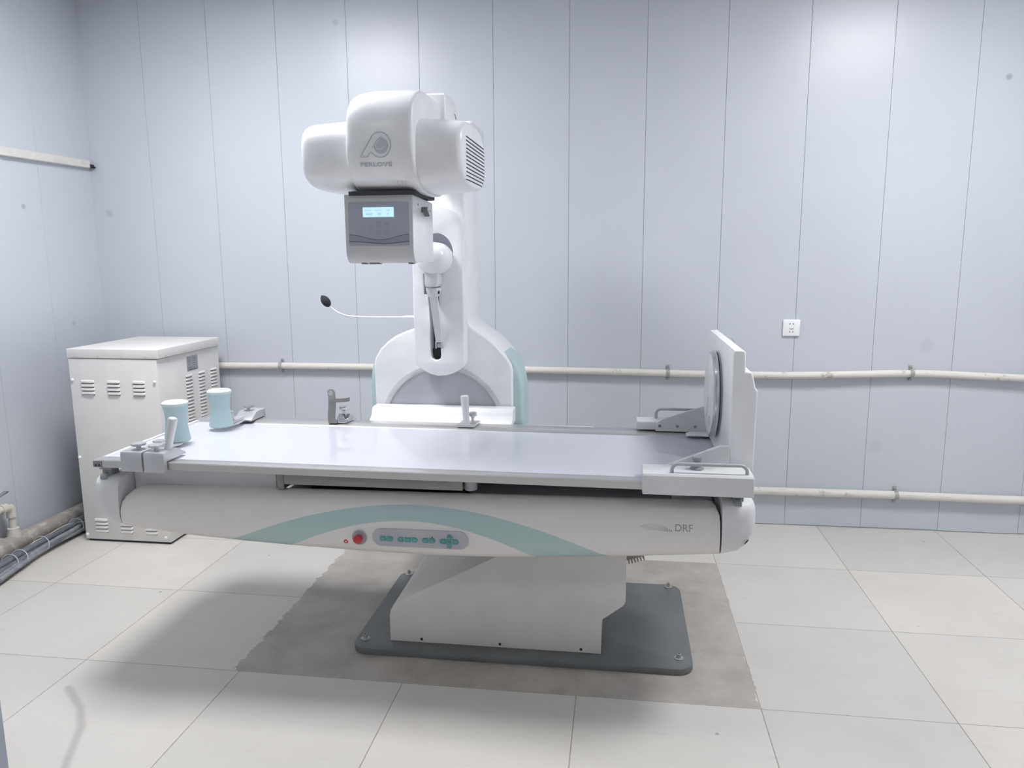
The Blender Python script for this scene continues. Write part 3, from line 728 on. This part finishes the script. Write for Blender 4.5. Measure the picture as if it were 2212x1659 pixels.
G2 = thing('hand_grip', 'aluminium hand grip clamped to the far rail in front of the column', 'hand grip', (-.61, 2.97, .778), 'clamped hand grips')
mk('rail_clamp', 'satin', G2, lambda b: (prism(b, [(-.640, 2.94), (-.568, 2.94), (-.560, 3.03), (-.632, 3.03)], 'z', .7805, .7905, .0015), box(b, -.638, -.562, 3.021, 3.036, .752, .789, .002)), 30)
mk('grip', 'alu', G2, lambda b: gripbm(b, (-.604, 2.962, .789), (-.613, 2.972, .905), .0155), 40)
mk('star_knob', 'satin', G2, lambda b: knob(b, (-.586, 3.0, .7905), .017, .032), 30)
adopt(G2)
W = thing('wrist_strap_holder', 'chrome wrist clamp with curved bracelet on the far rail', 'wrist clamp', (-1.14, 2.97, .78))
mk('rail_clamp', 'chrome', W, lambda b: (prism(b, [(-1.150, 2.945), (-1.106, 2.945), (-1.092, 3.03), (-1.15, 3.03)], 'z', .7835, .790, .001), prism(b, [(2.945, .789), (3.03, .789), (3.03, .801), (2.985, .815)], 'x', -1.148, -1.10, .001)), 20)
def strip(b):
    prof = [(2.935, .787), (2.933, .81), (2.937, .83), (2.943, .85), (2.947, .875), (2.944, .90), (2.940, .915), (2.939, .921), (2.938, .925)]
    secs = []
    for k, (y, z) in enumerate(prof):
        h = .0155 if z < .916 else (.0125 if z < .923 else .006)
        secs.append([(-1.161-h, y, z), (-1.161+h, y, z), (-1.161+h, y+.004, z), (-1.161-h, y+.004, z)])
    loft(b, secs); box(b, -1.176, -1.14, 2.935, 2.965, .7835, .789, .001)
ST = mk('upright_strip', 'greymetal', W, strip, 30)
mk('rivet', 'bolt', ST, lambda b: lathe(b, [(.0105, 0), (.011, .002), (.008, .004), (0, .0045)], (-1.161, 2.941, .910), (0, -1, 0), 24))
def brace(b):
    secs = []
    for k in range(19):
        a = R(200+160*k/18*1.05); x, y = -1.142+.040*math.cos(a), 2.985+.036*math.sin(a)
        secs.append([(x, y, .869), (x, y, .885), (x*1+.002*math.cos(a), y+.002*math.sin(a), .885), (x+.002*math.cos(a), y+.002*math.sin(a), .869)])
    loft(b, secs)
mk('bracelet', 'greymetal', W, brace, 40)
mk('star_knob', 'chrome', W, lambda b: (knob(b, (-1.127, 2.985, .815), .018, .026)), 30)
adopt(W)

# ------------------------------------------------------------------ column with tube head
C_ = thing('xray_column', 'tall white x-ray column with arched housing behind the table carrying the tube head', 'x-ray column', (-.757, 3.35, 0))
arch = [(-1.06, .5), (-1.06, 1.00), (-1.054, 1.022), (-1.029, 1.062), (-.995, 1.094), (-.958, 1.119), (-.92, 1.136), (-.868, 1.152), (-.858, 1.165), (-.855, 1.19),
        (-.855, 1.965), (-.845, 1.985), (-.825, 1.995), (-.675, 1.995), (-.652, 1.983), (-.645, 1.96),
        (-.645, 1.205), (-.640, 1.180), (-.622, 1.158), (-.60, 1.140), (-.572, 1.122), (-.522, 1.083), (-.481, 1.038), (-.458, 1.003), (-.450, .975), (-.450, .5)]
mk('arch_housing', 'white', C_, lambda b: prism(b, arch, 'y', 3.20, 3.50, .010, 3), 35)
sh = [(-1.088, .5), (-1.088, .90), (-1.085, .945), (-1.078, .985), (-1.05, 1.01), (-.50, 1.05)]+[(-.50+.093*math.sin(R(a)), .85+.20*math.cos(R(a))) for a in range(10, 91, 8)]+[(-.407, .5)]
mk('side_shell', 'teal', C_, lambda b: prism(b, sh, 'y', 3.225, 3.43, .02, 4), 50, 'pale teal side shell')
def halfdisc(r, n=40): return [(-.757+r*math.cos(math.pi*k/n), .72+r*math.sin(math.pi*k/n)) for k in range(n+1)]
def ring(b):
    o, i = halfdisc(.278), halfdisc(.256); prism(b, o+[(-.757-.278, .55), (-.757-.256, .55)]+i[::-1]+[(-.757+.256, .55), (-.757+.278, .55)], 'y', 3.192, 3.2005, .0015)
mk('disc_rim', 'silver', C_, ring, 30, 'light grey rim of the semicircular panel')
mk('disc_panel', 'grey', C_, lambda b: prism(b, halfdisc(.256)+[(-.757-.256, .55), (-.757+.256, .55)], 'y', 3.195, 3.2005), 30, 'grey semicircular panel')
shelf_p = [(3.048, .762), (3.050, .768), (3.075, .772), (3.098, .783), (3.108, .80), (3.118, .817), (3.135, .820), (3.19, .820), (3.19, .76), (3.05, .758)]
mk('table_cradle', 'white', C_, lambda b: loft(b, [[(x, y, z) for y, z in shelf_p] for x in (-1.047, -1.04, -.441, -.436)]), 50, 'white curved cradle behind the table edge')
mk('carriage', 'bodywhite', C_, lambda b: (box(b, -.70, -.10, 2.92, 3.22, .4705, .735, .004)), 20)
# column cover with keyhole slot
CYF = 3.12
outl = []
for a in range(0, 181, 12): outl.append((-.748+.107*math.cos(R(a))*(1 if a < 90 else 1), 1.575+.085*math.sin(R(a))))
outl += [(-.855, 1.2), (-.853, 1.015), (-.842, .998)]
outl += [(-.82, .981), (-.79, .966), (-.755, .958), (-.72, .961), (-.69, .97), (-.662, .985), (-.645, 1.002), (-.641, 1.02), (-.641, 1.2)]
hole = []
hc = (-.752, 1.468)
for a in range(-62, 243, 10): hole.append((hc[0]+.070*math.cos(R(a)), hc[1]+.083*math.sin(R(a))))
hole += [(-.808, 1.385), (-.808, 1.302), (-.790, 1.300), (-.784, 1.045), (-.780, 1.033), (-.768, 1.026), (-.756, 1.026), (-.744, 1.033), (-.741, 1.045), (-.7465, 1.300), (-.739, 1.302), (-.739, 1.385)]
def plate_hole(b, outer, inner, y0, y1, bev=.008):
    def ringv(pts): 
        vs = [b.verts.new((p[0], y0, p[1])) for p in pts]; es = [b.edges.new((vs[i], vs[(i+1) % len(vs)])) for i in range(len(vs))]; return vs, es
    vo_, eo = ringv(outer); vi, ei = ringv(inner)
    bmesh.ops.triangle_fill(b, use_beauty=True, use_dissolve=True, edges=eo+ei)
    fs = b.faces[:]
    for f in fs:
        if f.normal.y > 0: f.normal_flip()
    r = bmesh.ops.extrude_face_region(b, geom=fs); nv = [v for v in r['geom'] if isinstance(v, bmesh.types.BMVert)]
    for v in nv: v.co.y = y1
    bmesh.ops.recalc_face_normals(b, faces=b.faces[:])
    b.verts.index_update()
    es = [e for e in b.edges if all(abs(v.co.y-y0) < 1e-6 for v in e.verts) and len(e.link_faces) == 2 and any(abs(f.normal.y) < .5 for f in e.link_faces)]
    bmesh.ops.bevel(b, geom=es, offset=bev, segments=3, profile=.5, affect='EDGES', clamp_overlap=True)
mk('column_cover', 'white', C_, lambda b: plate_hole(b, outl, hole, CYF, 3.199, .006), 35)
mk('slot_lining', 'slot', C_, lambda b: box(b, -.812, -.737, 3.185, 3.199, 1.024, 1.41), 0, 'dark slot behind the arm')
mk('slot_lining', 'panelgrey', C_, lambda b: lathe(b, [(.085, 0), (.085, .003)], (hc[0], 3.152, hc[1]), (0, -1, 0), 40), 0, 'grey back of the round recess')
mk('slot_foot', 'black', C_, lambda b: box(b, -.782, -.742, 3.150, 3.186, 1.028, 1.072, .002), 20)
# compression arm
dome = lambda b: lathe(b, [(.066, -.10), (.0665, -.03), (.064, 0), (.057, .018), (.042, .032), (.022, .039), (0, .041)], (-.750, 3.045, 1.447), (0, -1, 0), 48)
CA = mk('compression_arm', 'white', C_, dome, 50)
mk('arm_bracket', 'shell', CA, lambda b: prism(b, [(-.783, 1.41), (-.728, 1.41), (-.728, 1.350), (-.738, 1.334), (-.776, 1.334), (-.781, 1.342)], 'y', 3.03, 3.12, .003), 30)
mk('hinge_block', 'shell', CA, lambda b: prism(b, [(-.781, 1.330), (-.736, 1.330), (-.733, 1.318), (-.741, 1.296), (-.745, 1.293), (-.770, 1.293), (-.776, 1.30)], 'y', 3.045, 3.13, .003), 30)
mk('hinge_pin', 'black', CA, lambda b: lathe(b, [(.007, 0), (.007, .004)], (-.7345, 3.07, 1.312), (1, 0, 0), 16))
def link(b):
    secs = []
    for s in (0, .25, .5, .75, 1):
        z = 1.296-.195*s; y = 3.07+.045*s; x0, x1 = -.773+.012*s, -.741+.007*s
        secs.append([(x0, y, z), (x1, y, z), (x1, y+.02, z), (x0, y+.02, z)])
    loft(b, secs)
mk('link_bar', 'shell', CA, link, 30)
mk('link_clevis', 'grey', CA, lambda b: (box(b, -.764, -.758, 3.115, 3.15, 1.075, 1.104, .001), box(b, -.738, -.732, 3.115, 3.15, 1.075, 1.104, .001), box(b, -.758, -.738, 3.12, 3.14, 1.078, 1.098, .004)), 30)

# horizontal head arm and mast cap
mk('head_arm', 'white', C_, lambda b: prism(b, [(2.80, 1.86), (2.80, 2.026), (2.815, 2.034), (2.95, 2.036), (3.0, 2.02), (3.04, 1.985), (3.20, 1.975), (3.20, 1.80), (2.8, 1.80)], 'x', -.80, -.630, .008, 3), 35)
mk('mast_cap', 'shell', C_, lambda b: box(b, -.72, -.605, 3.20, 3.46, 1.90, 2.004, .018, 4), 50)
mk('arm_seam', 'slot', C_, lambda b: (box(b, -.6302, -.6285, 2.972, 2.977, 1.915, 1.965), prism(b, [(2.955, 1.985), (2.958, 1.987), (2.985, 1.972), (2.983, 1.970)], 'x', -.6302, -.6288)), 0)

# tube head: side wings and raised centre drum
def se(x, yc, zc, b_, c, n, N=56):
    o = []
    for k in range(N):
        a = 2*math.pi*k/N; ca_, sa_ = math.cos(a), math.sin(a)
        o.append((x, yc+b_*math.copysign(abs(ca_)**(2/n), ca_), zc+c*math.copysign(abs(sa_)**(2/n), sa_)))
    return o
WYC = 2.665
WL = [(-1.047, .66, .62), (-1.046, .76, .74), (-1.042, .83, .815), (-1.035, .875, .862), (-1.025, .905, .895), (-1.008, .93, .92), (-.97, .95, .942), (-.91, .972, .968), (-.885, .985, .985), (-.865, 1.0, 1.0), (-.79, 1, 1), (-.68, 1, 1), (-.655, .997, 1), (-.635, .98, .98), (-.60, .967, .965), (-.55, .95, .935), (-.522, .935, .915), (-.510, .91, .89), (-.503, .87, .85), (-.5, .82, .80), (-.499, .74, .72)]
def wing(b):
    secs = []
    L = WL
    for x, kb, kc in L:
        z1 = 1.908 if x < -.8 else 1.903; secs.append(se(x, WYC, 1.789, .225*kb, .119*kc, 3.2))
    loft(b, secs)
H = mk('tube_head', 'white', C_, wing, 60, 'white tube head with raised centre and vented right end')
DYC, DB_, DZC, DCC, DN = 2.655, .250, 1.829, .167, 3.0
def drum(b):
    secs = []
    for x, k, kz in ((-.868, .90, .80), (-.867, .93, .85), (-.863, .952, .895), (-.855, .968, .93), (-.843, .98, .96), (-.825, .992, .982), (-.80, 1, 1), (-.73, 1, 1), (-.69, 1, .997), (-.662, .992, .985), (-.655, .985, .978), (-.650, .97, .965), (-.648, .94, .94)):
        a_, b2 = se(x, DYC, DZC, DB_*k, DCC*kz, DN, 64), se(x, DYC, DZC, DB_*(.5+.5*k), DCC*(.75+.25*kz), DN, 64)
        secs.append([p if p[2] >= DZC else q for p, q in zip(a_, b2)])
    loft(b, secs)
DR = mk('drum', 'white', H, drum, 60)
def ydrum(x, z):
    q = min(1, abs((z-DZC)/DCC)); return DYC-DB_*(1-q**DN)**(1/DN)
# side view of louvres on the right end: dark slots wrapping the end face
def ywing_x(y, z):   # x of the right end surface at y, z
    best = None
    for (xa, ba, ca), (xb, bb, cb) in zip(WL[-8:], WL[-7:]):
        for q in range(9):
            t = q/8; kb, kc = ba+(bb-ba)*t, ca+(cb-ca)*t
            if abs((y-WYC)/(.225*kb))**3.2+abs((z-1.789)/(.117*kc))**3.2 <= 1: best = xa+(xb-xa)*t
    return -.9 if best is None else best
def vents(b):
    for k in range(12):
        z = 1.838-.0122*k; y0 = 2.512; pts = []
        for q in range(31):
            y = y0+(2.845-y0)*q/30; zz = z; pts.append((ywing_x(y, zz)+.0014, y, zz))
        pts = [p for p in pts if p[0] > -.535]
        if len(pts) < 3: continue
        secs = [[(p[0], p[1], p[2]-.0017), (p[0], p[1], p[2]+.0017), (p[0]-.006, p[1], p[2]+.0017), (p[0]-.006, p[1], p[2]-.0017)] for p in pts]
        loft(b, secs)
mk('vent_slots', 'slot', H, vents, 0, 'dark horizontal cooling slots')
def lettering_head(name, bm, mat):
    if name != 'lettering': subdiv_long(bm, .012)
    for v in bm.verts: v.co.y = ydrum(v.co.x, v.co.z)-.0013
    return obj(name, bm, mat, H, 0)
bm = text_bm('PERLOVE', .0168, .0007, 1.1)
for v in bm.verts: v.co = Vector((v.co.x*1.42-.7705, 0, v.co.y+1.744))
lettering_head('lettering', bm, 'logo')
bm = text_bm('DRF', .0185, 0, 1.05)
for v in bm.verts: v.co = Vector((v.co.x-.701, 0, v.co.y+1.690))
lettering_head('lettering', bm, 'faint')
def ribbon(b, pts, w_, closed=False):
    P = [Vector((p[0], p[1])) for p in pts]; n = len(P); L_ = []; R_ = []
    for i in range(n):
        d = (P[(i+1) % n]-P[i-1]) if closed else (P[min(i+1, n-1)]-P[max(i-1, 0)])
        d.normalize(); q = Vector((-d.y, d.x))*w_/2
        L_.append(b.verts.new((P[i].x+q.x, 0, P[i].y+q.y))); R_.append(b.verts.new((P[i].x-q.x, 0, P[i].y-q.y)))
    for i in range(n if closed else n-1):
        j = (i+1) % n; b.faces.new((L_[i], L_[j], R_[j], R_[i]))
U = .000385
def lg(p): return (-.7705+(p[0]-838)*U, 1.744+(780-p[1])*U)
bm = B()
out = [(712, 720), (738, 682), (790, 605), (818, 562)]+[(883+92*math.cos(R(a)), 626-98*math.sin(R(a))) for a in range(140, -121, -10)]+[(808, 682), (790, 694), (772, 720), (742, 720)]
ribbon(bm, [lg(p) for p in out], 9*U, True)
ribbon(bm, [lg(p) for p in [(905, 556), (880, 572), (853, 600), (832, 632), (818, 655)]], 5*U)
crescent = [(893+62*math.cos(R(a)), 634-64*math.sin(R(a))) for a in range(78, -141, -8)]+[(832, 650), (858, 600), (880, 575)]
crv = [lg(p) for p in crescent]
ctr = bm.verts.new((lg((890, 630))[0], 0, lg((890, 630))[1])); cv = [bm.verts.new((p[0], 0, p[1])) for p in crv]
for i in range(len(cv)): bm.faces.new((ctr, cv[i], cv[(i+1) % len(cv)]))
lettering_head('emblem', bm, 'logo')
bm = B(); ribbon(bm, [lg(p) for p in smoothpath([(884, 580, 0), (862, 610, 0), (850, 640, 0), (868, 660, 0), (895, 660, 0), (918, 640, 0)], 5)], 5*U)
subdiv_long(bm, .012)
for v in bm.verts: v.co.y = ydrum(v.co.x, v.co.z)-.0019
obj('emblem_stroke', bm, 'white', H, 0)

# mounting plate under the head
mk('mounting_plate', 'slot', C_, lambda b: (prism(b, rrect(-.895, -.668, 2.475, 2.79, .03), 'z', 1.656, 1.669)), 0, 'dark gap plate between head and collimator')
# collimator
cx0, cx1 = -.909, -.680
prof = [(2.78, 1.437), (2.78, 1.647), (2.505, 1.6605), (2.500, 1.656), (2.500, 1.478), (2.504, 1.463), (2.512, 1.449), (2.525, 1.440), (2.540, 1.437)]
CL = mk('collimator', 'white', C_, lambda b: prism(b, prof, 'x', cx0, cx1, .003, 2), 30)
fp = [(2.4985, 1.6595), (2.4985, 1.478), (2.5025, 1.4625), (2.511, 1.4475), (2.5245, 1.4385), (2.54, 1.4355), (2.54, 1.439), (2.525, 1.442), (2.514, 1.451), (2.506, 1.464), (2.502, 1.478), (2.502, 1.6595)]
mk('front_shell', 'silver', CL, lambda b: prism(b, fp, 'x', cx0-.001, cx1+.001), 30, 'light grey front shell')  # front coloured greyer than the white collimator body
def fpan(b): prism(b, rrect(-.8975, -.6915, 1.4925, 1.6335, .006), 'y', 2.4965, 2.4995)
KP = mk('display_panel', 'panelgrey', CL, fpan, 0, 'blue-grey membrane panel')
adj = []
def onp(b, pts, off=.0003, th=.0006): prism(b, pts, 'y', 2.4965-off-th*0, 2.4965-off+th)
mkc = []
# (sub-parts go under collimator to stay three levels deep)
mk('lcd_screen', 'screen', CL, lambda b: prism(b, rrect(-.847, -.7415, 1.5865, 1.618, .001), 'y', 2.4955, 2.4968), 0, 'lit pale blue display')
def lcdtext(b_):
    pass
for s_, x_, z_, sz in (('Projection', -.829, 1.6085, .0056), ('X Size cm', -.793, 1.6085, .0056), ('Angle', -.760, 1.6085, .0056), ('42147', -.826, 1.5955, .0088), ('150', -.792, 1.5955, .0088), ('0', -.761, 1.5955, .0088)):
    bm = text_bm(s_, sz)
    for v in bm.verts: v.co = Vector((v.co.x+x_, 2.4952, v.co.y+z_))
    obj('display_text', bm, 'plate', CL, 0)
for x, z in ((-.8235, 1.549), (-.794, 1.564), (-.7675, 1.563), (-.7945, 1.536), (-.768, 1.536)):
    def kb(b):
        o, i = rrect(x-.0068, x+.0068, z-.0068, z+.0068, .002, 3), rrect(x-.0056, x+.0056, z-.0056, z+.0056, .0015, 3)
        vs = [b.verts.new((p[0], 2.4960, p[1])) for p in o]; vi = [b.verts.new((p[0], 2.4960, p[1])) for p in i]; n = len(o)
        for k in range(n): b.faces.new((vs[k], vs[(k+1) % n], vi[(k+1) % n], vi[k]))
        box(b, x-.003, x+.003, 2.4958, 2.4966, z-.0008, z+.0008)
    mk('membrane_key', 'keyline', CL, kb, 0)
def wave(b, f, w_):
    pts = [(-.8972+.2054*k/40, f(k/40)) for k in range(41)]
    for (a, c), (d, e) in zip(pts, pts[1:]):
        prism(b, [(a, c-w_(a)/2), (d, e-w_(d)/2), (d, e+w_(d)/2), (a, c+w_(a)/2)], 'y', 2.4958, 2.4966)
f1 = lambda s: 1.5215+.0085*math.cos(2*math.pi*(s*.98+.0))-.0005
f2 = lambda s: 1.5035+.0035*math.cos(2*math.pi*(s-.08))
def waveband(b):
    for k in range(40):
        a, c = k/40, (k+1)/40; xa, xc = -.8972+.2054*a, -.8972+.2054*c
        prism(b, [(xa, f2(a)), (xc, f2(c)), (xc, f1(c)), (xa, f1(a))], 'y', 2.4961, 2.4967)
wm = plain('wave_band_grey', (152, 155, 168), .4); wd = plain('wave_line_grey', (108, 111, 124), .4)
mk('wave_band', wm, CL, waveband, 0)
mk('wave_lines', wd, CL, lambda b: (wave(b, f1, lambda x: .0022), wave(b, f2, lambda x: .0032)), 0)
def coll_side(b):
    prism(b, [(2.625, 1.622), (2.665, 1.594), (2.672, 1.596), (2.645, 1.618), (2.648, 1.626)], 'x', -.680, -.664, .001)
    box(b, -.680, -.672, 2.618, 2.640, 1.606, 1.624, .001)
mk('field_lever', 'dgrey', CL, coll_side, 20, 'dark adjusting lever')
for y, z in ((2.575, 1.630), (2.74, 1.618)):
    mk('side_screw', 'dgrey', CL, lambda b: lathe(b, [(.004, 0), (.0035, .001)], (-.6798, y, z), (1, 0, 0), 12))
for x in (-.862, -.698, -.835, -.815):
    mk('foot_pad', 'greymetal', CL, lambda b: box(b, x-.008, x+.008, 2.53, 2.56, 1.432, 1.4375, .001), 20)
adopt(C_)

# gooseneck microphone plugged into the column
MI = thing('microphone', 'gooseneck microphone with black foam tip sticking out left of the column', 'microphone', (-.88, 3.15, 1.19))
mk('gooseneck', 'white', MI, lambda b: tube(b, smoothpath([(-1.236, 3.15, 1.252), (-1.20, 3.15, 1.224), (-1.160, 3.15, 1.209), (-1.11, 3.15, 1.204), (-1.05, 3.15, 1.2025), (-.98, 3.15, 1.2025), (-.92, 3.15, 1.203)], 6), .0036, 12))
mk('plug', 'white', MI, lambda b: lathe(b, [(.0038, 0), (.0055, .018), (.0075, .03), (.0075, .062), (.0085, .063), (.0085, .068)], (-.922, 3.15, 1.203), (1, 0, 0), 20))
def foam(b):
    ax = Vector((-.030, 0, .040)).normalized(); c = Vector((-1.2345, 3.15, 1.251)); pr = [(.0045, -.004), (.010, 0)]
    for k in range(1, 12):
        s = k/12; pr.append((.0185*math.sin(math.pi*min(1, s*.9+.12))**.55, .054*s))
    pr.append((0, .0545)); lathe(b, pr, c, ax, 28)
mk('foam_windscreen', 'foam', MI, foam, 50, 'black foam windscreen')
adopt(MI)
